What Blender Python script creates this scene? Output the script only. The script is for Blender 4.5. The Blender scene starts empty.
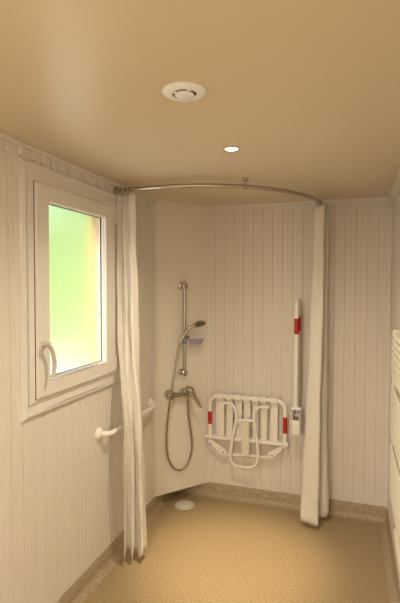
import bpy, bmesh, math, random
from mathutils import Vector, Matrix
R = math.radians
PI = math.pi
random.seed(7)
sc = bpy.context.scene
COL = sc.collection

# ------------------------------------------------------------------ camera
F_PX = 463.26
CX, CZ = 1.3744, 1.6808
YAW, PIT, ROL = -0.3158, -0.0352, 0.0026
_fw = Vector((math.sin(YAW)*math.cos(PIT), math.cos(YAW)*math.cos(PIT), math.sin(PIT)))
_r0 = Vector((math.cos(YAW), -math.sin(YAW), 0))
_u0 = _r0.cross(_fw)
_R = _r0*math.cos(ROL) + _u0*math.sin(ROL)
_U = _u0*math.cos(ROL) - _r0*math.sin(ROL)
EYE = Vector((CX, 0, CZ))
cd = bpy.data.cameras.new('camera')
cam = bpy.data.objects.new('camera', cd)
COL.objects.link(cam)
cam.matrix_world = Matrix(((_R.x, _U.x, -_fw.x, EYE.x), (_R.y, _U.y, -_fw.y, EYE.y),
                           (_R.z, _U.z, -_fw.z, EYE.z), (0, 0, 0, 1)))
cd.sensor_fit = 'VERTICAL'
cd.sensor_height = 36
cd.lens = F_PX*36/603
cd.clip_start = 0.02
sc.camera = cam

def at(px, py, axis, val):
    """the point on the plane (axis = val) that is measured at photo pixel px, py"""
    d = _fw*F_PX + _R*(px-200) + _U*(301.5-py)
    t = (val-EYE[axis])/d[axis]
    return EYE + d*t

# ------------------------------------------------------------------ world, sun, exposure
w = bpy.data.worlds.new('sky')
sc.world = w
w.use_nodes = True
wn = w.node_tree
bg = wn.nodes['Background']
sky = wn.nodes.new('ShaderNodeTexSky')
sky.sky_type = 'NISHITA'
sky.sun_disc = False
sky.sun_elevation = R(50)
sky.sun_rotation = R(200)
sky.air_density = 1.5
sky.dust_density = 4.0
wn.links.new(sky.outputs['Color'], bg.inputs['Color'])
bg.inputs['Strength'].default_value = 0.42
sl = bpy.data.lights.new('sun', 'SUN')
sl.energy = 6
sl.angle = R(0.6)
sl.color = (1.0, .97, .92)
so = bpy.data.objects.new('sun', sl)
COL.objects.link(so)
so.location = (-6, 0, 8)
so.rotation_euler = (R(38), 0, R(-25))      # shines towards +y and down, along the outside wall
sc.view_settings.view_transform = 'Standard'
sc.view_settings.look = 'None'
sc.view_settings.gamma = 1
sc.view_settings.use_curve_mapping = False
sc.view_settings.exposure = 0.17

# power of the spotlight and the added rear fill lamp (used by their builders below)
SPOT_W = 56.0
REAR_FILL_W = 44.0

# ------------------------------------------------------------------ room sizes
H = 2.30
D = 3.5009        # back wall
W = 1.638         # right wall
Y0 = -1.30        # rear wall
PL, PB = 3.1382, 0.2979   # corner boxing: start on left wall, end on back wall
COVE = 0.105
BOARD = 0.0745

# ------------------------------------------------------------------ materials
def new_mat(name, color=(.8, .8, .8), rough=.5, metal=0, **kw):
    m = bpy.data.materials.new(name)
    m.use_nodes = True
    b = m.node_tree.nodes['Principled BSDF']
    b.inputs['Base Color'].default_value = (*color, 1)
    b.inputs['Roughness'].default_value = rough
    b.inputs['Metallic'].default_value = metal
    for k, v in kw.items():
        b.inputs[k.replace('_', ' ')].default_value = v
    return m, m.node_tree, b

def noise_mix(nt, b, c1, c2, scale, detail=3, lo=.35, hi=.65, stretch=None):
    tc = nt.nodes.new('ShaderNodeTexCoord')
    n = nt.nodes.new('ShaderNodeTexNoise')
    n.inputs['Scale'].default_value = scale
    n.inputs['Detail'].default_value = detail
    if stretch:
        mp = nt.nodes.new('ShaderNodeMapping')
        mp.inputs['Scale'].default_value = stretch
        nt.links.new(tc.outputs['Object'], mp.inputs['Vector'])
        nt.links.new(mp.outputs['Vector'], n.inputs['Vector'])
    else:
        nt.links.new(tc.outputs['Object'], n.inputs['Vector'])
    r = nt.nodes.new('ShaderNodeValToRGB')
    r.color_ramp.elements[0].position = lo
    r.color_ramp.elements[0].color = (*c1, 1)
    r.color_ramp.elements[1].position = hi
    r.color_ramp.elements[1].color = (*c2, 1)
    nt.links.new(n.outputs['Fac'], r.inputs['Fac'])
    nt.links.new(r.outputs['Color'], b.inputs['Base Color'])
    return n, r

def bump(nt, b, scale, strength, dist=.002, detail=2):
    tc = nt.nodes.new('ShaderNodeTexCoord')
    n = nt.nodes.new('ShaderNodeTexNoise')
    n.inputs['Scale'].default_value = scale
    n.inputs['Detail'].default_value = detail
    bp = nt.nodes.new('ShaderNodeBump')
    bp.inputs['Strength'].default_value = strength
    bp.inputs['Distance'].default_value = dist
    nt.links.new(tc.outputs['Object'], n.inputs['Vector'])
    nt.links.new(n.outputs['Fac'], bp.inputs['Height'])
    nt.links.new(bp.outputs['Normal'], b.inputs['Normal'])

M = {}
M['board'], nt, b = new_mat('wall_board_pvc', (.78, .73, .66), .38)
noise_mix(nt, b, (.765, .71, .64), (.795, .75, .68), 1.5, 2, .3, .7)
M['panel'], nt, b = new_mat('corner_panel_laminate', (.84, .79, .70), .33)
M['trim'], nt, b = new_mat('white_pvc_trim', (.80, .77, .72), .32)
M['frame'], nt, b = new_mat('window_pvc', (.80, .77, .72), .3)
M['ceil'], nt, b = new_mat('satin_beige_ceiling', (.60, .45, .29), .36)
noise_mix(nt, b, (.71, .60, .425), (.74, .63, .455), 1.2, 2, .3, .7)
bump(nt, b, 3.0, .25, .01)
M['floor'], nt, b = new_mat('speckled_vinyl', (.45, .3, .15), .5)
n, r = noise_mix(nt, b, (.27, .19, .10), (.47, .355, .21), 120, 2, .36, .64)
e = r.color_ramp.elements.new(.5); e.color = (.37, .272, .15, 1)
bump(nt, b, 220, .15, .001)
M['cove'], nt, b = new_mat('speckled_vinyl_upstand', (.4, .3, .2), .5)
n, r = noise_mix(nt, b, (.32, .24, .15), (.50, .40, .27), 120, 2, .36, .64)
M['chrome'], nt, b = new_mat('chrome', (.74, .71, .64), .14, 1)
M['hose'], nt, b = new_mat('chrome_hose', (.40, .34, .26), .3, 1)
M['fitting'], nt, b = new_mat('shower_chrome', (.50, .47, .41), .12, 1)
M['seal_and_shade'], nt, b = new_mat('dark_gap', (.05, .045, .04), .7)
M['white'], nt, b = new_mat('white_coated_tube', (.88, .86, .81), .3)
M['slat'], nt, b = new_mat('white_plastic_slat', (.86, .83, .76), .4)
M['red'], nt, b = new_mat('red_band', (.50, .018, .008), .4)
M['soap'], nt, b = new_mat('violet_plastic', (.62, .56, .80), .2, 0, Transmission_Weight=.5, IOR=1.4)
M['blue'], nt, b = new_mat('blue_plastic', (.16, .22, .55), .3)
M['grey'], nt, b = new_mat('grey_nozzle_face', (.07, .09, .07), .35)
M['vent'], nt, b = new_mat('vent_plastic', (.90, .92, .92), .4)
M['drain'], nt, b = new_mat('drain_plastic', (.66, .63, .58), .35)
M['handle'], nt, b = new_mat('window_handle_plastic', (.56, .52, .46), .35)
M['screw'], nt, b = new_mat('steel_screw', (.25, .23, .2), .4, 1)
M['rad'], nt, b = new_mat('cream_enamel', (.78, .73, .60), .35)
M['wood'], nt, b = new_mat('outside_oak_reveal', (.55, .36, .15), .6)
noise_mix(nt, b, (.36, .24, .07), (.48, .33, .12), 6, 4, .3, .7, (6, 6, .6))
M['foliage'], nt, b = new_mat('hedge_leaf', (.2, .4, .06), .5)
noise_mix(nt, b, (.31, .48, .13), (.52, .65, .26), 2.5, 3, .3, .7)
M['ground'], nt, b = new_mat('pale_gravel', (.62, .60, .55), .9)
noise_mix(nt, b, (.55, .53, .48), (.74, .72, .67), 25, 4, .3, .7)
M['door'], nt, b = new_mat('rear_door_paint', (.70, .66, .6), .4)
M['clad'], nt, b = new_mat('outside_cladding', (.45, .33, .2), .7)

# curtain fabric: thin, lets some light through
m = bpy.data.materials.new('curtain_fabric'); m.use_nodes = True; nt = m.node_tree
b = nt.nodes['Principled BSDF']
b.inputs['Base Color'].default_value = (.94, .91, .84, 1)
b.inputs['Roughness'].default_value = .55
b.inputs['Sheen Weight'].default_value = .15
tr = nt.nodes.new('ShaderNodeBsdfTranslucent'); tr.inputs['Color'].default_value = (.94, .90, .80, 1)
mx = nt.nodes.new('ShaderNodeMixShader'); mx.inputs['Fac'].default_value = .28
nt.links.new(b.outputs[0], mx.inputs[1]); nt.links.new(tr.outputs[0], mx.inputs[2])
nt.links.new(mx.outputs[0], nt.nodes['Material Output'].inputs['Surface'])
M['curtain'] = m

# frosted pane
m = bpy.data.materials.new('frosted_glass'); m.use_nodes = True; nt = m.node_tree
b = nt.nodes['Principled BSDF']
b.inputs['Base Color'].default_value = (.97, 1, .95, 1)
b.inputs['Transmission Weight'].default_value = 1
b.inputs['Roughness'].default_value = .38
b.inputs['IOR'].default_value = 1.25
bump(nt, b, 95, .55, .003, 1)
M['glass'] = m

def emit(name, col, s):
    m = bpy.data.materials.new(name); m.use_nodes = True; nt = m.node_tree
    nt.nodes.remove(nt.nodes['Principled BSDF'])
    e = nt.nodes.new('ShaderNodeEmission')
    e.inputs['Color'].default_value = (*col, 1); e.inputs['Strength'].default_value = s
    nt.links.new(e.outputs[0], nt.nodes['Material Output'].inputs['Surface'])
    return m
M['bulb'] = emit('lit_halogen', (1, .86, .62), 9)
M['opal'] = emit('fill_lamp_diffuser', (1, .86, .66), 3)

# ------------------------------------------------------------------ mesh helpers
def link(name, bm, mat, parent=None, smooth=True, angle=40):
    me = bpy.data.meshes.new(name)
    bmesh.ops.recalc_face_normals(bm, faces=bm.faces)
    bm.to_mesh(me); bm.free()
    me.materials.append(M[mat] if isinstance(mat, str) else mat)
    if smooth:
        me.polygons.foreach_set('use_smooth', [True]*len(me.polygons))
        try:
            me.set_sharp_from_angle(angle=R(angle))
        except Exception:
            pass
    o = bpy.data.objects.new(name, me)
    COL.objects.link(o)
    if parent is not None:
        o.parent = parent
        o.matrix_parent_inverse = parent.matrix_world.inverted() if parent.type != 'EMPTY' else Matrix.Translation(-parent.location)
    return o

def tag(o, label, cat, group=None):
    o['label'] = label; o['category'] = cat
    if group: o['group'] = group
    return o

def thing(name, loc, label, cat, group=None):
    o = bpy.data.objects.new(name, None)
    o.empty_display_size = .05
    COL.objects.link(o)
    o.location = loc
    tag(o, label, cat, group)
    return o

def struct(name, bm, mat, smooth=False, parent=None):
    o = link(name, bm, mat, parent, smooth)
    if parent is None:
        o['kind'] = 'structure'
    return o

def box(bm, a, b_, bev=0, seg=2):
    a = Vector(a); b_ = Vector(b_)
    lo = Vector((min(a.x, b_.x), min(a.y, b_.y), min(a.z, b_.z)))
    hi = Vector((max(a.x, b_.x), max(a.y, b_.y), max(a.z, b_.z)))
    r = bmesh.ops.create_cube(bm, size=1)
    vs = r['verts']
    for v in vs:
        v.co = Vector((lo.x+(v.co.x+.5)*(hi.x-lo.x), lo.y+(v.co.y+.5)*(hi.y-lo.y), lo.z+(v.co.z+.5)*(hi.z-lo.z)))
    if bev > 0:
        es = list({e for v in vs for e in v.link_edges})
        bmesh.ops.bevel(bm, geom=es, offset=bev, segments=seg, affect='EDGES', profile=.5)
    return vs

def spline(pts, n=8, closed=False):
    """Catmull-Rom through points"""
    pts = [Vector(p) for p in pts]
    out = []
    N = len(pts)
    rng = range(N if closed else N-1)
    for i in rng:
        p1, p2 = pts[i], pts[(i+1) % N]
        p0 = pts[i-1] if (i > 0 or closed) else p1*2-p2
        p3 = pts[(i+2) % N] if (i+2 < N or closed) else p2*2-p1
        for k in range(n):
            t = k/n
            out.append(.5*((2*p1)+(p2-p0)*t+(2*p0-5*p1+4*p2-p3)*t*t+(3*p1-p0-3*p2+p3)*t**3))
    if not closed: out.append(pts[-1])
    return out

def rounded(pts, rad, n=6):
    """polyline with rounded corners"""
    pts = [Vector(p) for p in pts]
    out = [pts[0]]
    for i in range(1, len(pts)-1):
        a, p, c = pts[i-1], pts[i], pts[i+1]
        ra = min(rad, (a-p).length*.49, (c-p).length*.49)
        s = p+(a-p).normalized()*ra; e = p+(c-p).normalized()*ra
        for k in range(n+1):
            t = k/n
            out.append(s*(1-t)**2+p*2*t*(1-t)+e*t*t)
    out.append(pts[-1])
    return out

def tube(bm, pts, r, seg=12, cap=True, closed=False):
    pts = [Vector(p) for p in pts]
    N = len(pts)
    rad = r if callable(r) else (lambda t: r)
    tan = []
    for i in range(N):
        if closed: d = pts[(i+1) % N]-pts[i-1]
        else: d = pts[min(i+1, N-1)]-pts[max(i-1, 0)]
        tan.append(d.normalized())
    up = Vector((0, 0, 1)) if abs(tan[0].z) < .9 else Vector((1, 0, 0))
    nrm = tan[0].cross(up).normalized()
    rings = []
    for i in range(N):
        if i: nrm = (nrm-tan[i]*nrm.dot(tan[i])).normalized()
        bn = tan[i].cross(nrm)
        rr = rad(i/(N-1))
        rings.append([bm.verts.new(pts[i]+(nrm*math.cos(2*PI*k/seg)+bn*math.sin(2*PI*k/seg))*rr) for k in range(seg)])
    for i in range(N if closed else N-1):
        a, b_ = rings[i], rings[(i+1) % N]
        for k in range(seg):
            bm.faces.new((a[k], a[(k+1) % seg], b_[(k+1) % seg], b_[k]))
    if cap and not closed:
        bm.faces.new(rings[0]); bm.faces.new(rings[-1])

def lathe(bm, base, axis, prof, seg=32, closed=False):
    """prof: list of (distance along axis, radius)"""
    base = Vector(base); axis = Vector(axis).normalized()
    up = Vector((0, 0, 1)) if abs(axis.z) < .9 else Vector((1, 0, 0))
    n = axis.cross(up).normalized(); bn = axis.cross(n)
    rings = []
    for h, r in prof:
        if r < 1e-6: rings.append([bm.verts.new(base+axis*h)])
        else: rings.append([bm.verts.new(base+axis*h+(n*math.cos(2*PI*k/seg)+bn*math.sin(2*PI*k/seg))*r) for k in range(seg)])
    pairs = list(zip(rings, rings[1:]))
    if closed: pairs.append((rings[-1], rings[0]))
    for a, b_ in pairs:
        for k in range(seg):
            k2 = (k+1) % seg
            if len(a) == 1 and len(b_) == 1: continue
            if len(a) == 1: bm.faces.new((a[0], b_[k], b_[k2]))
            elif len(b_) == 1: bm.faces.new((a[k], a[k2], b_[0]))
            else: bm.faces.new((a[k], a[k2], b_[k2], b_[k]))

def prism(bm, poly, z0, z1):
    """vertical prism from plan polygon"""
    lo = [bm.verts.new((x, y, z0)) for x, y in poly]
    hi = [bm.verts.new((x, y, z1)) for x, y in poly]
    n = len(poly)
    for i in range(n):
        bm.faces.new((lo[i], lo[(i+1) % n], hi[(i+1) % n], hi[i]))
    bm.faces.new(lo); bm.faces.new(hi)

def plate(bm, pts, thick, nrm):
    """flat polygon extruded along nrm"""
    nrm = Vector(nrm).normalized()*thick
    a = [bm.verts.new(Vector(p)) for p in pts]
    c = [bm.verts.new(Vector(p)+nrm) for p in pts]
    n = len(pts)
    for i in range(n):
        bm.faces.new((a[i], a[(i+1) % n], c[(i+1) % n], c[i]))
    bm.faces.new(a); bm.faces.new(c)

def boards(bm, P, T, N, length, z0, z1, phase=0.0, back=.0062):
    """tongue-and-groove cladding: P start point (plan), T direction, N towards the room"""
    P = Vector(P); T = Vector(T); N = Vector(N)
    prof = []
    unit = [(0, -.0046), (.0012, -.0046), (.0034, 0), (.033, 0), (.0345, -.0012), (.0375, -.0012), (.0390, 0), (.0705, 0), (.0733, -.0046)]
    s = -((phase) % BOARD)
    while s < length:
        for u, h in unit:
            prof.append((s+u, h))
        s += BOARD
    prof = [p for p in prof if 0 < p[0] < length]
    prof = [(0, 0)]+prof+[(length, 0)]
    poly = [(P+T*a+N*h) for a, h in prof]+[P+T*length-N*back, P-N*back]
    prism(bm, [(p.x, p.y) for p in poly], z0, z1)

# ------------------------------------------------------------------ structure
# window opening in the left wall
WY0, WY1, WZ0, WZ1 = 1.725, 2.535, 1.125, 2.19
bm = bmesh.new()
TX, NX = (0, 1, 0), (1, 0, 0)
def lwall(y0, y1, z0, z1):
    boards(bm, (0, y0, 0), TX, NX, y1-y0, z0, z1, phase=(y0-1.615) % BOARD)
    box(bm, (-.09, y0, z0), (-.006, y1, z1))
lwall(Y0, WY0, 0, H)
lwall(WY1, D, 0, H)
lwall(WY0, WY1, 0, WZ0)
lwall(WY0, WY1, WZ1, H)
struct('wall_left', bm, 'board')

bm = bmesh.new()
boards(bm, (-.006, D, 0), (1, 0, 0), (0, -1, 0), W+.012, 0, H, phase=-.006+(0-1.4045) % BOARD)
box(bm, (-.14, D+.006, 0), (W+.14, D+.14, H))
struct('wall_back', bm, 'board')

bm = bmesh.new()
boards(bm, (W, Y0, 0), (0, 1, 0), (-1, 0, 0), D-Y0, 0, H)
box(bm, (W+.006, Y0, 0), (W+.14, D, H))
struct('wall_right', bm, 'board')

bm = bmesh.new()
for a, c in (((-.14, Y0-.14, 0), (.35, Y0, H)), ((1.2, Y0-.14, 0), (W+.14, Y0, H)), ((.35, Y0-.14, 2.05), (1.2, Y0, H))):
    box(bm, a, c)
struct('wall_rear', bm, 'board')
bm = bmesh.new()
box(bm, (.352, Y0-.06, .01), (1.198, Y0-.02, 2.048), .002)
dr = struct('door_1', bm, 'door')
bm = bmesh.new()
tube(bm, rounded([(1.13, Y0-.02, 1.0), (1.13, Y0+.04, 1.0), (1.01, Y0+.04, 1.0)], .02), .009)
link('door_handle', bm, 'chrome', dr)

bm = bmesh.new()
box(bm, (-.14, Y0-.14, -.12), (W+.14, D+.14, 0))
struct('floor', bm, 'floor')
bm = bmesh.new()
box(bm, (-.14, Y0-.14, H), (W+.14, D+.14, H+.1))
struct('ceiling', bm, 'ceil')

# vinyl upstand: coved skirting, swept along each wall
def cove_profile():
    r = .035
    pts = [(0.0, 0.0), (0, COVE), (.0035, COVE), (.005, COVE-.002)]
    for k in range(7):
        a = k/6*PI/2
        pts.append((.005+r-r*math.cos(a), r-r*math.sin(a)+.0015))
    pts.append((.05, .0))
    return pts
def cove(name, P, T, N, L):
    bm = bmesh.new()
    P, T, N = Vector(P), Vector(T), Vector(N)
    pr = cove_profile()
    a = [bm.verts.new(P+N*u+Vector((0, 0, h))) for u, h in pr]
    c = [bm.verts.new(P+T*L+N*u+Vector((0, 0, h))) for u, h in pr]
    n = len(pr)
    for i in range(n):
        bm.faces.new((a[i], a[(i+1) % n], c[(i+1) % n], c[i]))
    bm.faces.new(a); bm.faces.new(c)
    struct(name, bm, 'cove', True)
cove('baseboard_left', (0, Y0, 0), (0, 1, 0), (1, 0, 0), D-Y0)
cove('baseboard_back', (0, D, 0), (1, 0, 0), (0, -1, 0), W)
cove('baseboard_right', (W, Y0, 0), (0, 1, 0), (-1, 0, 0), D-Y0)

# boxed-in corner carrying the shower fittings, stops above the floor
bm = bmesh.new()
prism(bm, [(0.001, PL), (PB, D-.001), (0.001, D-.001)], .10, H)
struct('wall_corner', bm, 'panel')
PT = Vector((PB, D-PL, 0)).normalized()
PN = Vector((PT.y, -PT.x, 0))
def on_panel(px, py, off=0.0):
    """point of the boxed corner's face, shifted off into the room"""
    d = _fw*F_PX + _R*(px-200) + _U*(301.5-py)
    P0 = Vector((0, PL, 0))+PN*off
    t = (P0-EYE).dot(PN)/d.dot(PN)
    return EYE+d*t
bm = bmesh.new()
for base, tt in ((Vector((0, PL, 0)), PT), (Vector((PB, D, 0)), -PT)):
    p = [base+PN*.0, base+tt*.012+PN*.0, base+tt*.012+PN*.003, base+PN*.004]
    prism(bm, [(q.x, q.y) for q in p], .10, H-.001)
box(bm, (0, PL-.022, COVE), (.003, PL, H-.001))
box(bm, (PB, D-.003, COVE), (PB+.016, D, H-.001))
struct('trim_1', bm, 'trim')

# ceiling edge strips
bm = bmesh.new()
box(bm, (0, Y0, H-.018), (.012, PL, H), .002)
struct('trim_2', bm, 'trim')
bm = bmesh.new()
box(bm, (PB, D-.010, H-.020), (W, D, H), .002)
struct('trim_3', bm, 'trim')
bm = bmesh.new()
box(bm, (W-.03, Y0, H-.07), (W, D-.012, H), .003)
struct('trim_4', bm, 'trim')
bm = bmesh.new()
box(bm, (W-.022, D-.006, COVE), (W, D, H-.022), .002)
box(bm, (W-.006, D-.030, COVE), (W, D-.006, H-.072), .002)
struct('trim_5', bm, 'trim')

# small rounded caps closing each board's groove under the edge strip
bm = bmesh.new()
s = 1.615-BOARD*9
while s < PL-.05:
    box(bm, (-.006, s-.013, 2.238), (.0115, s+.009, H-.018), .003)
    s += BOARD
struct('trim_6', bm, 'trim')
bm = bmesh.new()
s = 1.4045-BOARD*14
while s < W-.03:
    if s > PB+.03: box(bm, (s-.007, D-.0025, H-.045), (s+.007, D+.003, H-.021), .001)
    s += BOARD
struct('trim_7', bm, 'trim')

# ------------------------------------------------------------------ window
def ring(bm, x0, x1, yo0, yo1, zo0, zo1, yi0, yi1, zi0, zi1, bev=.003):
    """rectangular picture-frame ring between outer and inner rectangles"""
    def loop(x, a0, a1, b0, b1):
        return [bm.verts.new((x, y, z)) for y, z in ((a0, b0), (a1, b0), (a1, b1), (a0, b1))]
    A = loop(x0, yo0, yo1, zo0, zo1); B = loop(x1, yo0, yo1, zo0, zo1)
    C = loop(x0, yi0, yi1, zi0, zi1); E_ = loop(x1, yi0, yi1, zi0, zi1)
    for i in range(4):
        j = (i+1) % 4
        bm.faces.new((A[i], A[j], B[j], B[i])); bm.faces.new((C[i], C[j], E_[j], E_[i]))
        bm.faces.new((B[i], B[j], E_[j], E_[i])); bm.faces.new((A[i], A[j], C[j], C[i]))
    if bev:
        es = [e for e in bm.edges if all(v in B for v in e.verts) or all(v in E_ for v in e.verts)]
        bmesh.ops.bevel(bm, geom=es, offset=bev, segments=2, affect='EDGES')
CY0, CY1, CZ0, CZ1 = 1.676, 2.578, 1.0775, 2.233      # casing outer edge
SX = .034
s0 = at(37.5, 290, 0, SX).y; s1 = at(115.5, 300, 0, SX).y
g0 = at(50, 290, 0, SX).y; g1 = at(106.5, 300, 0, SX).y
sz0 = at(37.5, 400, 0, SX).z; sz1 = at(37, 181, 0, SX).z
gz0 = at(50.2, 379.5, 0, SX).z; gz1 = at(49, 201, 0, SX).z
bm = bmesh.new()
ring(bm, -.03, .020, s0-.045, s1+.012, sz0-.02, sz1+.035, g0-.03, g1+.012, gz0-.03, gz1+.012)
win = struct('window_1', bm, 'frame')
bm = bmesh.new()
ring(bm, .0005, .012, CY0, CY1, CZ0, CZ1, s0-.03, s1+.004, sz0-.01, sz1+.02, .004)
ring(bm, .0006, .021, CY0+.008, CY1-.008, CZ0+.008, CZ1-.008, CY0+.026, CY1-.020, CZ0+.026, CZ1-.026, .005)
link('window_casing', bm, 'trim', win, False)
bm = bmesh.new()
ring(bm, .0, SX, s0, s1, sz0, sz1, g0, g1, gz0, gz1, .004)
ring(bm, -.012, SX-.010, g0-.012, g1+.012, gz0-.012, gz1+.012, g0+.004, g1-.004, gz0+.004, gz1-.004, .006)
sash = link('window_sash', bm, 'frame', win, False)
bm = bmesh.new()
ring(bm, .012, .0215, s0-.004, s1+.003, sz0-.003, sz1+.004, s0+.01, s1-.01, sz0+.01, sz1-.01, 0)
link('window_seal', bm, 'seal_and_shade', win)
bm = bmesh.new()
ring(bm, -.004, .0035, g0, g1, gz0, gz1, g0+.0095, g1-.0075, gz0+.0075, gz1-.0075, 0)
link('glazing_gasket', bm, 'seal_and_shade', sash)
bm = bmesh.new()
box(bm, (-.006, g0-.008, gz0-.008), (-.001, g1+.008, gz1+.008))
link('window_pane', bm, 'glass', sash, False)
# handle with a round rosette and a curved lever
bm = bmesh.new()
hb = at(43.5, 344, 0, SX)
lathe(bm, hb, (1, 0, 0), [(0, 0), (0, .019), (.006, .019), (.010, .016), (.012, .010), (.036, .009), (.036, 0)], 24)
hx = SX+.036
pts = [hb+Vector((.030, 0, 0)), at(47.5, 344.5, 0, hx), at(51, 348, 0, hx), at(53.4, 355, 0, hx), at(54.6, 363, 0, hx), at(54.2, 371, 0, hx), at(53, 376.5, 0, hx)]
tube(bm, spline(pts, 6), lambda t: .0085+.0015*math.sin(t*PI), 12)
link('window_handle', bm, 'handle', win)
# hinge caps on the far side
bm = bmesh.new()
for z in (sz0+.06, sz1-.06):
    tube(bm, [(SX-.002, s1+.006, z-.035), (SX-.002, s1+.006, z+.035)], .007, 10)
link('window_hinge', bm, 'trim', win)
# outside reveal boards and sill
bm = bmesh.new()
ring(bm, -.088, -.028, WY0-.03, WY1+.03, WZ0-.03, WZ1+.03, g0-.05, g1+.008, gz0-.05, gz1+.03, 0)
link('outside_reveal', bm, 'wood', win)

# ------------------------------------------------------------------ outdoors
bm = bmesh.new()
box(bm, (-30, -15, -.35), (-.30, 40, -.25))
struct('ground', bm, 'ground')
bm = bmesh.new()
for k in range(7000):
    t = random.random()
    c = Vector((-9.5+9.0*t, 9.0+1.5*math.sin(t*5), 0))
    a = random.uniform(0, 2*PI); rr = random.random()**.5
    c += Vector((math.cos(a)*rr*.9, math.sin(a)*rr*.9, random.uniform(-.2, 3.9+.25*math.sin(t*17))))
    s = random.uniform(.13, .24)
    q = Matrix.Rotation(random.uniform(0, 6.28), 3, Vector((random.gauss(0, 1), random.gauss(0, 1), random.gauss(0, 1))).normalized())
    vs = [bm.verts.new(c+q@Vector(v)*s) for v in ((-1, 0, 0), (-.3, .55, .1), (1, 0, 0), (-.3, -.55, .1))]
    bm.faces.new(vs)
hedge = link('hedge', bm, 'foliage', None, False)
hedge['label'] = 'pale green leafy hedge blurred behind the frosted window pane'; hedge['category'] = 'hedge'

# ------------------------------------------------------------------ ceiling fittings
vc = at(184.5, 91, 2, H)
t = thing('ceiling_vent', (vc.x, vc.y, H), 'round white extractor vent set in the beige ceiling', 'vent')
bm = bmesh.new()
lathe(bm, (vc.x, vc.y, H), (0, 0, -1), [(0, .070), (.004, .071), (.009, .064), (.012, .050), (.012, .041), (.006, .0385), (0, .038)], 48)
link('outer_ring', bm, 'vent', t)
bm = bmesh.new()
lathe(bm, (vc.x, vc.y, H-.001), (0, 0, -1), [(0, 0), (0, .0378), (.0085, .0378), (.0085, 0)], 32)
link('duct_shade', bm, 'seal_and_shade', t)  # shade inside the vent gap, put in as a dark disc
bm = bmesh.new()
lathe(bm, (vc.x, vc.y, H-.006), (0, 0, -1), [(0, 0), (0, .022), (.004, .030), (.008, .031), (.012, .024), (.0125, 0)], 40)
link('centre_disc', bm, 'vent', t)
for k in range(4):
    a = k*PI/2+R(25)+YAW*-1
    bm = bmesh.new()
    d = Vector((math.cos(a), math.sin(a), 0)); p = Vector((-d.y, d.x, 0))
    c = Vector((vc.x, vc.y, H-.0005))
    plate(bm, [c+d*.028-p*.006, c+d*.041-p*.007, c+d*.041+p*.007, c+d*.028+p*.006], .011, (0, 0, -1))
    link('rib', bm, 'vent', t)

def downlight(x, y, label, watts, blend=1.0):
    t = thing('ceiling_downlight', (x, y, H), label, 'ceiling light', None)
    bm = bmesh.new()
    lathe(bm, (x, y, H), (0, 0, -1), [(0, .0405), (.003, .041), (.005, .038), (.005, .031), (.001, .029), (.0005, .029)], 40)
    link('bezel', bm, 'chrome', t)
    bm = bmesh.new()
    lathe(bm, (x, y, H-.0008), (0, 0, -1), [(0, 0), (0, .0285), (.003, .026), (.004, .0)], 32)
    link('bulb', bm, 'bulb', t)
    ld = bpy.data.lights.new('lamp_light', 'SPOT')
    ld.energy = watts; ld.color = (1, .86, .62)
    ld.spot_size = R(150); ld.spot_blend = blend; ld.shadow_soft_size = .025
    lo = bpy.data.objects.new('lamp_light', ld); COL.objects.link(lo)
    lo.parent = t; lo.location = (0, 0, -.012)
    aim = Vector((.70, 2.68, 0))-Vector((x, y, H))
    ld = bpy.data.lights.new('lamp_beam', 'SPOT')
    ld.energy = watts*3.6; ld.color = (1, .80, .50)
    ld.spot_size = R(36); ld.spot_blend = 1; ld.shadow_soft_size = .02
    lb = bpy.data.objects.new('lamp_beam', ld); COL.objects.link(lb)
    lb.parent = t; lb.location = (0, 0, -.012)
    lb.rotation_euler = aim.to_track_quat('-Z', 'Y').to_euler()
    return t
dc = at(231.5, 148.5, 2, H)
downlight(dc.x, dc.y, 'small round lit spotlight recessed in the ceiling in front of the curtain rail', SPOT_W)

# unseen fill lamp, added behind the photographer to brighten the room
t = thing('rear_fill_lamp', (.80, -.45, H), 'round opal fill lamp added out of view behind the camera', 'ceiling light')
bm = bmesh.new(); lathe(bm, (.80, -.45, H), (0, 0, -1), [(0, 0), (0, .17), (.02, .17), (.02, 0)], 40)
link('base', bm, 'vent', t)
bm = bmesh.new(); lathe(bm, (.80, -.45, H-.0205), (0, 0, -1), [(0, 0), (0, .16), (.03, .15), (.05, .10), (.058, 0)], 40)
link('diffuser', bm, 'opal', t)
ld = bpy.data.lights.new('lamp_light', 'AREA'); ld.shape = 'DISK'; ld.size = .34
ld.energy = REAR_FILL_W; ld.color = (1, .88, .74)
lo = bpy.data.objects.new('lamp_light', ld); COL.objects.link(lo); lo.parent = t; lo.location = (0, 0, -.085)

# ------------------------------------------------------------------ curtain rail
RZ = 2.25
rail_pts = [(0.012, 2.522, RZ), (.12, 2.515, RZ), (.30, 2.508, RZ)]
cxr, cyr, rr = .31, 3.36, .852
for k in range(1, 25):
    a = -PI/2+k/24*PI/2
    rail_pts.append((cxr+rr*math.cos(a), cyr+rr*math.sin(a), RZ))
rail_pts.append((cxr+rr, D-.012, RZ))
t = thing('curtain_rail', (0, 2.522, RZ), 'curved chrome shower curtain rail running from left wall to back wall', 'curtain rail')
bm = bmesh.new(); tube(bm, rail_pts, .0125, 14)
link('rail_tube', bm, 'fitting', t)
for P, N in (((0.010, 2.522, RZ), (1, 0, 0)), ((cxr+rr, D-.0, RZ), (0, -1, 0))):
    bm = bmesh.new(); lathe(bm, P, N, [(0, 0), (0, .023), (.006, .023), (.012, .015), (.03, .013), (.03, 0)], 28)
    link('wall_flange', bm, 'fitting', t)
hp = at(246, 186.5, 2, RZ)
best = min((Vector(p) for p in spline(rail_pts, 6)), key=lambda q: (q-hp).length)
bm = bmesh.new()
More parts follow.
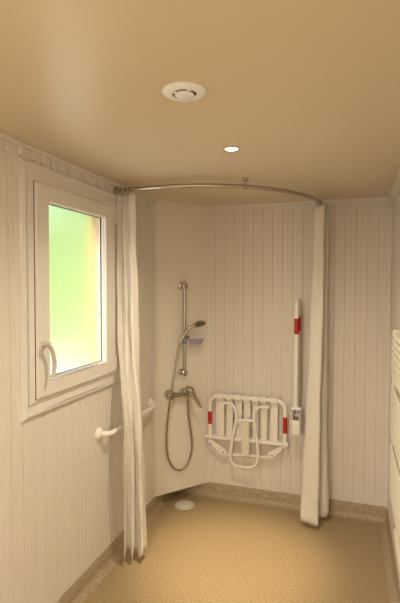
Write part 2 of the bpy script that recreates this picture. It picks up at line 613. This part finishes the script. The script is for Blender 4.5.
lathe(bm, (best.x, best.y, H), (0, 0, -1), [(0, 0), (0, .017), (.008, .019), (.014, .017), (.019, .007), (.030, .006), (.034, .014), (.062, .016), (.066, 0)], 24)
link('ceiling_hanger', bm, 'fitting', t)

def curve_eval(pts, s):
    """point at arc length s along polyline"""
    acc = 0
    for a, c in zip(pts, pts[1:]):
        a = Vector(a); c = Vector(c); L = (c-a).length
        if acc+L >= s: return a+(c-a)*((s-acc)/L), (c-a).normalized()
        acc += L
    return Vector(pts[-1]), (Vector(pts[-1])-Vector(pts[-2])).normalized()
fine = spline(rail_pts, 4)
RL = sum((b_-a).length for a, b_ in zip(fine, fine[1:]))

def hang_ring(s, label, group, first=[None]):
    P, T = curve_eval(fine, s)
    bm = bmesh.new()
    side = T.cross(Vector((0, 0, 1))).normalized()
    c = P+Vector((0, 0, -.0065))
    pts = [c+(side*math.cos(a)+Vector((0, 0, 1))*math.sin(a))*.0195 for a in [2*PI*k/20 for k in range(20)]]
    tube(bm, pts, .0021, 8, False, True)
    o = link('curtain_ring', bm, 'fitting', None)
    # origin at the ring
    me = o.data
    for v in me.vertices: v.co -= c
    o.location = c
    tag(o, label, 'curtain ring', group)
for s, l in ((.040, 'chrome curtain ring nearest the left wall, on the left end of the rail'), (.068, 'middle one of the three chrome rings holding the left curtain'),
             (.100, 'chrome ring of the left curtain farthest from the wall')):
    hang_ring(s, l, 'rings of the left curtain')
for s, l in ((.06, 'chrome ring of the right curtain nearest the back wall'), (.14, 'middle one of the three chrome rings holding the right curtain'),
             (.225, 'foremost chrome ring holding the right curtain, farthest from the back wall')):
    hang_ring(RL-s, l, 'rings of the right curtain')

# ------------------------------------------------------------------ curtains
def curtain(name, levels, label, hem_lift):
    """levels: list of (z, [plan points]) from top to hem, same number of points"""
    nu, nz = 10, 70
    prof = [(z, spline([(x, y, 0) for x, y in pl], nu)) for z, pl in levels]
    n = len(prof[0][1])
    bm = bmesh.new()
    grid = []
    ztop, zbot = prof[0][0], prof[-1][0]
    for i in range(nz+1):
        f = i/nz
        z = ztop+(zbot-ztop)*f
        for j in range(len(prof)-1):
            if prof[j][0] >= z >= prof[j+1][0]-1e-9: break
        k = (prof[j][0]-z)/(prof[j][0]-prof[j+1][0])
        k = k*k*(3-2*k)*.5+k*.5
        row = []
        for q in range(n):
            p = prof[j][1][q].lerp(prof[j+1][1][q], k)
            u = q/(n-1)
            wob = .002*math.sin(7*z+9*u)+.0015*math.sin(17*z+23*u)
            zz = z+hem_lift(u)*(f**6)
            row.append(bm.verts.new((p.x+wob, p.y+wob, zz)))
        grid.append(row)
    for a, c in zip(grid, grid[1:]):
        for q in range(n-1):
            bm.faces.new((a[q], a[q+1], c[q+1], c[q]))
    o = link(name, bm, 'curtain', None, True, 180)
    md = o.modifiers.new('thickness', 'SOLIDIFY'); md.thickness = .0012; md.offset = 0
    tag(o, label, 'curtain')
    return o

def folds(x0, y0, x1, y1, amp, n, seed, first=1):
    """zig-zag plan points between two ends"""
    rnd = random.Random(seed)
    A = Vector((x0, y0)); B = Vector((x1, y1))
    T = (B-A).normalized(); N = Vector((T.y, -T.x))
    out = []
    for k in range(n):
        t = k/(n-1)
        p = A+(B-A)*(t+rnd.uniform(-.22, .22)/(n-1))+N*amp*(first if k % 2 == 0 else -first)*rnd.uniform(.65, 1.1)
        out.append((p.x, p.y))
    return out

NF = 6
levL = [(2.228, folds(.024, 2.532, .140, 2.515, .012, NF, 3)),
        (2.00, folds(.028, 2.522, .142, 2.510, .015, NF, 3)),
        (1.30, folds(.055, 2.485, .168, 2.500, .019, NF, 3)),
        (.85, folds(.125, 2.395, .205, 2.490, .026, NF, 3)),
        (.75, folds(.125, 2.395, .208, 2.490, .026, NF, 3)),
        (.40, folds(.110, 2.430, .215, 2.500, .034, NF, 3)),
        (.035, folds(.095, 2.460, .215, 2.515, .042, NF, 3))]
curtain('shower_curtain', levL, 'long off-white shower curtain gathered beside the window on the left wall',
        lambda u: .055*math.sin(u*8.5+.3)**2)
def rfold(l, m, r_, yf, yb):
    """open front flap, a deep fold behind it, then a second flap further back"""
    return [(l+.030, yf+.085), (l+.004, yf+.045), (l+.012, yf+.012), (l+(m-l)*.4, yf+.010), (l+(m-l)*.75, yf+.002), (m, yf+.006), (m-.004, yf+.045),
            (m-.020, yf+.080), (m-.010, yf+.110), (m+(r_-m)*.45, yf+.105), (r_-.006, yf+.115), (r_+.002, yf+.145), (r_-.030, yb-.02), (r_-.06, yb-.005), (r_-.045, yb)]
levR = [(2.228, rfold(1.118, 1.196, 1.212, 3.255, 3.46)),
        (2.00, rfold(1.114, 1.194, 1.213, 3.25, 3.46)),
        (1.30, rfold(1.100, 1.190, 1.215, 3.24, 3.45)),
        (.75, rfold(1.080, 1.178, 1.218, 3.23, 3.44)),
        (.035, rfold(1.052, 1.180, 1.236, 3.205, 3.42))]
curtain('shower_curtain', levR, 'long off-white shower curtain gathered against the back wall beside the folded seat',
        lambda u: .06*max(0, u-.35)+.10*max(0, .30-u))

# ------------------------------------------------------------------ left wall grab rail
t = thing('grab_rail', (0, 2.32, .82), 'straight white grab rail on the left wall passing behind the left curtain', 'grab rail')
z = .826
bm = bmesh.new()
tube(bm, rounded([(.004, 2.33, z), (.060, 2.36, z-.006), (.060, 3.02, z-.004), (.004, 3.055, z)], .045), .0155, 14)
link('rail_tube', bm, 'white', t)
for y in (2.33, 3.055):
    bm = bmesh.new()
    lathe(bm, (0, y, z), (1, 0, 0), [(0, 0), (0, .036), (.008, .036), (.014, .028), (.026, .020), (.026, 0)], 28)
    link('wall_flange', bm, 'white', t)

# ------------------------------------------------------------------ shower fittings on the boxed corner
OFF = .055
bt, bb = on_panel(186.3, 283, OFF), on_panel(182.8, 376, OFF)
mid = (bt+bb)/2
bt = Vector((mid.x, mid.y, bt.z)); bb = Vector((mid.x, mid.y, bb.z))
t = thing('shower_slide_bar', mid-PN*OFF, 'vertical chrome slide bar fixed to the smooth corner panel', 'slide bar')
bm = bmesh.new(); tube(bm, [bb, bt], .0115, 14)
lathe(bm, bt, (0, 0, 1), [(0, 0), (0, .011), (.006, .011), (.012, .005), (.02, .006), (.024, 0)], 16)
link('bar_tube', bm, 'fitting', t)
for z in (bt.z-.022, bb.z+.022):
    bm = bmesh.new()
    P = Vector((mid.x, mid.y, z))-PN*OFF
    lathe(bm, P, PN, [(0, 0), (0, .026), (.014, .026), (.020, .014), (.040, .014), (.044, .021), (.068, .021), (.073, .015), (.074, 0)], 24)
    link('wall_bracket', bm, 'fitting', t)
sh = on_panel(183.8, 337.5, OFF); sh = Vector((mid.x, mid.y, sh.z))
bm = bmesh.new()
tube(bm, [sh-Vector((0, 0, .02)), sh+Vector((0, 0, .02))], .017, 16)
tube(bm, [sh-PT*.032+PN*.012, sh+PT*.032+PN*.006], .011, 12)
link('slider', bm, 'fitting', t)

# hand shower resting in the slider
t = thing('hand_shower', on_panel(180, 342, OFF+.03), 'chrome hand shower with dark face resting in the slide bar holder', 'hand shower')
h0, h1, h2, h3 = on_panel(179.0, 344, .070), on_panel(183.5, 336, .085), on_panel(189, 328.5, .105), on_panel(195.5, 324.5, .125)
bm = bmesh.new()
tube(bm, spline([h0, h1, h2, h3], 8), lambda u: .011+.003*u, 14)
link('handle', bm, 'fitting', t)
hc = on_panel(199.5, 323.6, .13)
ax = (Vector((-.05, -.05, -1.0))+(EYE-hc).normalized()*.42+_R*.30).normalized()
bm = bmesh.new()
lathe(bm, hc-ax*.012, ax, [(-.008, 0), (-.006, .014), (0, .036), (.010, .048), (.018, .050), (.021, .047), (.021, .0)], 32)
link('spray_head', bm, 'fitting', t)
bm = bmesh.new()
lathe(bm, hc+ax*.0085, ax, [(0, 0), (0, .043), (.002, .043), (.003, .039), (.003, 0)], 32)
link('nozzle_face', bm, 'grey', t)

# soap dish clipped on the bar
sd = on_panel(196, 341.5, OFF+.03)
t = thing('soap_dish', sd, 'translucent violet soap dish clipped to the slide bar', 'soap dish')
bm = bmesh.new()
tube(bm, [Vector((mid.x, mid.y, sd.z-.014)), Vector((mid.x, mid.y, sd.z+.014))], .016, 14)
link('clip', bm, 'blue', t)
bm = bmesh.new()
n = 28; prof = [(0, .3), (.0, .70), (.016, .95), (.036, 1.0), (.036, .93), (.018, .88), (.005, .65), (.005, 0)]
rings = []
for h, r_ in prof:
    rings.append([bm.verts.new(sd+PT*(.062*r_*math.cos(2*PI*k/n))+PN*(.040*r_*math.sin(2*PI*k/n))+Vector((0, 0, h-.018))) for k in range(n)] if r_ > 0 else None)
cen = bm.verts.new(sd+Vector((0, 0, .005-.018)))
rs = rings[:-1]
for a, c in zip(rs, rs[1:]):
    for k in range(n): bm.faces.new((a[k], a[(k+1) % n], c[(k+1) % n], c[k]))
for k in range(n): bm.faces.new((rs[-1][k], rs[-1][(k+1) % n], cen))
bm.faces.new(rs[0])
link('dish', bm, 'soap', t)

# mixer tap
MO = .060
ml, mr = on_panel(171.5, 395, MO), on_panel(187.5, 394, MO)
ml.z = mr.z = (ml.z+mr.z)/2
t = thing('shower_mixer', (ml+mr)/2-PN*MO, 'chrome shower mixer tap with single lever on the corner panel', 'tap')
bm = bmesh.new()
tube(bm, [ml-PT*.01, mr+PT*.012], .0185, 20)
link('mixer_body', bm, 'fitting', t)
for P in (ml+PT*.004, mr-PT*.004):
    bm = bmesh.new()
    lathe(bm, P-PN*MO, PN, [(0, 0), (0, .034), (.008, .034), (.018, .026), (.044, .026), (.05, .031), (.068, .031), (.073, .025), (.075, 0)], 28)
    link('wall_rosette', bm, 'fitting', t)
c0 = on_panel(190.5, 390.5, .085)
bm = bmesh.new()
lathe(bm, c0-PN*.04, PN, [(0, 0), (0, .031), (.045, .032), (.056, .026), (.062, .014), (.063, 0)], 28)
cart = link('cartridge_cap', bm, 'fitting', t)
bm = bmesh.new()
L0, L1, L2 = on_panel(190.5, 391, .115), on_panel(195.5, 398.5, .125), on_panel(201, 407, .13)
pts = spline([L0, L1, L2], 8)
tube(bm, pts, lambda u: .026-.017*u, 12)
link('lever', bm, 'fitting', t)
bm = bmesh.new()
ot = mr+PN*.002
tube(bm, [ot-Vector((0, 0, .012)), ot-Vector((0, 0, .045))], .0115, 14)
link('hose_outlet', bm, 'fitting', t)

# hose
hp = [ot-Vector((0, 0, .045)), on_panel(188.6, 415, .058), on_panel(191.3, 435, .05), on_panel(192, 448, .045), on_panel(188.5, 461, .04), on_panel(183.5, 468.3, .036),
      on_panel(178.3, 470.3, .034), on_panel(172.5, 467, .036), on_panel(168.3, 458, .04), on_panel(166.6, 445, .046), on_panel(167.3, 425, .06), on_panel(169.5, 405, .085),
      on_panel(171.8, 392, .098), on_panel(174.2, 375, .09), on_panel(177, 358, .078), h0]
bm = bmesh.new()
pts = spline(hp, 14)
tube(bm, pts, .0078, 10)
o = link('shower_hose', bm, 'hose', None)
tag(o, 'flexible chrome shower hose hanging in a loop under the mixer tap', 'hose')

# ------------------------------------------------------------------ folded shower seat
YF = D-.075      # frame plane
YS = D-.045      # slat plane
YLG = D-.105     # support leg plane
sp = at(248, 440, 1, D)
t = thing('folding_shower_seat', (sp.x, D, sp.z), 'white slatted folding shower seat folded up against the back wall', 'shower seat')
def fx(px, py, y): return at(px, py, 1, y)
xl, xr = fx(210, 425, YF).x, fx(285, 425, YF).x
zt = (fx(240, 398, YF).z+fx(265, 399.5, YF).z)/2
zb = .505
bm = bmesh.new()
tube(bm, rounded([(xl, YF, zb), (xl, YF, zt), (xr, YF, zt), (xr, YF, zb)], .075, 8), .0155, 16)
link('frame_tube', bm, 'white', t)
for x, p0, p1 in ((xl, 411, 423.5), (xr, 417, 433)):
    pxx = 210 if x == xl else 285
    za, zc = fx(pxx, p0, YF).z, fx(pxx, p1, YF).z
    bm = bmesh.new(); lathe(bm, (x, YF, zc), (0, 0, 1), [(0, .0158), (0, .0168), (za-zc, .0168), (za-zc, .0158)], 20)
    link('red_band', bm, 'red', t)
for a, c in ((216, 224.5), (226.5, 233), (235, 242), (244, 250.5), (252.5, 258.5), (261, 267.5), (270.5, 278)):
    xa, xc = fx(a, 420, YS).x, fx(c, 420, YS).x
    bm = bmesh.new(); box(bm, (xa, YS-.008, zb+.005), (xc, YS+.008, zt+.004), .005, 3); box(bm, (xa+.001, YF-.0205, zt-.018), (xc-.001, YS+.006, zt+.0195), .006, 3)
    link('slat', bm, 'slat', t)
# rail across the foot of the slats
bm = bmesh.new()
xa, xc = fx(205.5, 437, YF).x, fx(288.5, 446, YF).x
box(bm, (xa, YF-.012, zb-.016), (xc, D-.002, zb+.008), .004)
link('hinge_rail', bm, 'white', t)
zlo = fx(248, 456, D-.05).z
bm = bmesh.new()
tube(bm, [fx(224, 454, D-.05), fx(273, 457.5, D-.05)], .011, 12)
link('lower_bar', bm, 'white', t)
for pts_ in (((206.5, 440), (211, 439.5), (226.5, 450.5), (227, 455), (223, 455.5)), ((287, 446.5), (282.5, 446), (268, 452.5), (267.5, 457.5), (272, 458.5))):
    bm = bmesh.new()
    plate(bm, [fx(a, c, YF-.004) for a, c in pts_], .006, (0, 1, 0))
    br = link('hinge_bracket', bm, 'white', t)
    a, c = Vector(pts_[0]), Vector(pts_[3])
    for k in (.22, .80):
        q = a.lerp(c, k)
        P = fx(q.x+(0.5 if k > .5 else 0), q.y+.5, YF-.004)
        bm = bmesh.new(); lathe(bm, P+Vector((0, .001, 0)), (0, -1, 0), [(0, 0), (0, .007), (.003, .006), (.004, 0)], 14)
        link('screw', bm, 'screw', br)
for (xx, s) in ((xa+.03, 1), (xc-.03, -1)):
    bm = bmesh.new(); box(bm, (xx-.012, D-.008, zb-.14), (xx+.012, D-.0005, zb+.02), .002)
    link('wall_plate', bm, 'white', t)
# support leg folded in front: lyre-shaped tube
leg = [(224, 403.5), (230, 403.5), (233.3, 406), (235.8, 412), (236.2, 419), (234.6, 428), (232.3, 440), (230.8, 452), (231, 460), (234.5, 465), (242, 467), (249, 467.5), (255, 465.5),
       (257.8, 459), (257.8, 450), (256.3, 438), (254.6, 425), (254.4, 415), (257.5, 408.5), (261.5, 407), (268, 407.3)]
bm = bmesh.new()
tube(bm, spline([fx(a, c, YLG) for a, c in leg], 5), .0105, 12)
link('support_leg', bm, 'white', t)
bm = bmesh.new(); tube(bm, [fx(236.2, 420.0, YLG), fx(254.6, 421.0, YLG)], .0105, 12)
link('leg_crossbar', bm, 'white', t)
bm = bmesh.new()
plate(bm, [fx(240.9, 421, YLG-.004), fx(248.4, 421, YLG-.004), fx(249.2, 456, YLG-.004), fx(241.9, 456, YLG-.004)], .010, (0, 1, 0))
bmesh.ops.bevel(bm, geom=bm.edges[:], offset=.003, segments=2, affect='EDGES')
link('centre_slat', bm, 'rad', t)['label'] = 'cream coloured middle slat'
for p in ((224, 403.5), (268, 407.3)):
    bm = bmesh.new(); P = fx(*p, YLG); tube(bm, [P, (P.x, YS+.0, P.z)], .012, 12)
    link('leg_pivot', bm, 'white', t)

# ------------------------------------------------------------------ folded-up support rail
gx = at(296, 380, 1, D-.17).x
ztop = at(297, 300, 1, D-.12).z
t = thing('folding_grab_rail', (gx, D, .72), 'white folding support rail with red bands folded upright against the back wall', 'grab rail')
ya, yb = D-.165, D-.045
gl = at(300, 417, 1, D-.02)
bm = bmesh.new()
tube(bm, rounded([(gx, ya, .80), (gx, ya, ztop), (gx, yb, ztop), (gx, yb, .72)], .058, 8), .0155, 16)
link('rail_tube', bm, 'white', t)
for y, p0, p1 in ((ya, 318.5, 334), (yb, 316, 331)):
    za, zc = at(296, p0, 1, y).z, at(296, p1, 1, y).z
    bm = bmesh.new(); lathe(bm, (gx, y, zc), (0, 0, 1), [(0, .0158), (0, .0168), (za-zc, .0168), (za-zc, .0158)], 20)
    link('red_band', bm, 'red', t)
# base bracket: wall plate with two cheeks and a pivot
z0, z1 = at(299, 430, 1, D).z, at(299, 402, 1, D).z
bm = bmesh.new()
box(bm, (gx-.030, D-.008, z0), (gx+.040, D-.0005, z1), .003)
link('wall_plate', bm, 'white', t)
for dx in (-.026, .030):
    bm = bmesh.new()
    plate(bm, [(gx+dx, D-.008, z0+.01), (gx+dx, D-.008, z1-.01), (gx+dx, D-.10, z1-.015), (gx+dx, D-.185, z1-.045), (gx+dx, D-.185, z0+.02), (gx+dx, D-.12, z0)], .005, (1, 0, 0))
    link('bracket_cheek', bm, 'white', t)
bm = bmesh.new()
tube(bm, [(gx-.03, D-.165, .80), (gx+.038, D-.165, .80)], .012, 14)
link('pivot', bm, 'white', t)
bm = bmesh.new()
tube(bm, [(gx-.03, D-.05, .72), (gx+.038, D-.05, .72)], .012, 14)
link('pivot', bm, 'white', t)
bm = bmesh.new()
box(bm, (gx-.0205, D-.195, z0+.02), (gx+.0295, D-.182, z0+.125), .005, 3)
lathe(bm, (gx+.004, D-.194, z0+.06), (0, -1, 0), [(0, 0), (0, .010), (.005, .009), (.005, 0)], 14)
link('latch', bm, 'white', t)

# ------------------------------------------------------------------ floor drain
dcn = at(184.5, 505, 2, 0)
t = thing('shower_drain', (dcn.x, dcn.y, 0), 'round pale plastic drain in the floor below the corner panel', 'drain')
bm = bmesh.new()
lathe(bm, (dcn.x, dcn.y, 0), (0, 0, 1), [(0, 0), (0, .076), (.003, .075), (.005, .068), (.004, .060), (.002, .058), (.002, 0)], 40)
link('drain_ring', bm, 'drain', t)
bm = bmesh.new()
lathe(bm, (dcn.x, dcn.y, .0025), (0, 0, 1), [(0, 0), (0, .050), (.005, .049), (.007, .044), (.008, .01), (.008, 0)], 40)
link('drain_cap', bm, 'drain', t)

# ------------------------------------------------------------------ slatted radiator on the right wall
t = thing('towel_radiator', (1.61, 2.1, .57), 'cream slatted towel radiator on the right wall at picture edge', 'radiator')
ry0, ry1, rz0, rz1 = 1.55, 2.57, .575, 1.455
for y in (ry0+.02, ry1-.02):
    bm = bmesh.new(); box(bm, (1.580, y-.017, rz0), (1.612, y+.017, rz1), .006, 3)
    link('upright', bm, 'rad', t)
zz = rz0+.03
k = 0
while zz < rz1-.02:
    if k % 9 != 8:
        bm = bmesh.new(); box(bm, (1.574, ry0+.002, zz), (1.586, ry1-.002, zz+.022), .005, 3)
        link('slat', bm, 'rad', t)
    zz += .034; k += 1
for y in (ry0+.1, ry1-.1):
    for z in (rz0+.1, rz1-.1):
        bm = bmesh.new(); tube(bm, [(1.60, y, z), (W-.001, y, z)], .011, 12)
        link('wall_bracket', bm, 'rad', t)
bm = bmesh.new(); box(bm, (1.572, 1.95, rz0-.075), (1.618, 2.26, rz0-.004), .008, 3)
link('control_box', bm, 'rad', t)
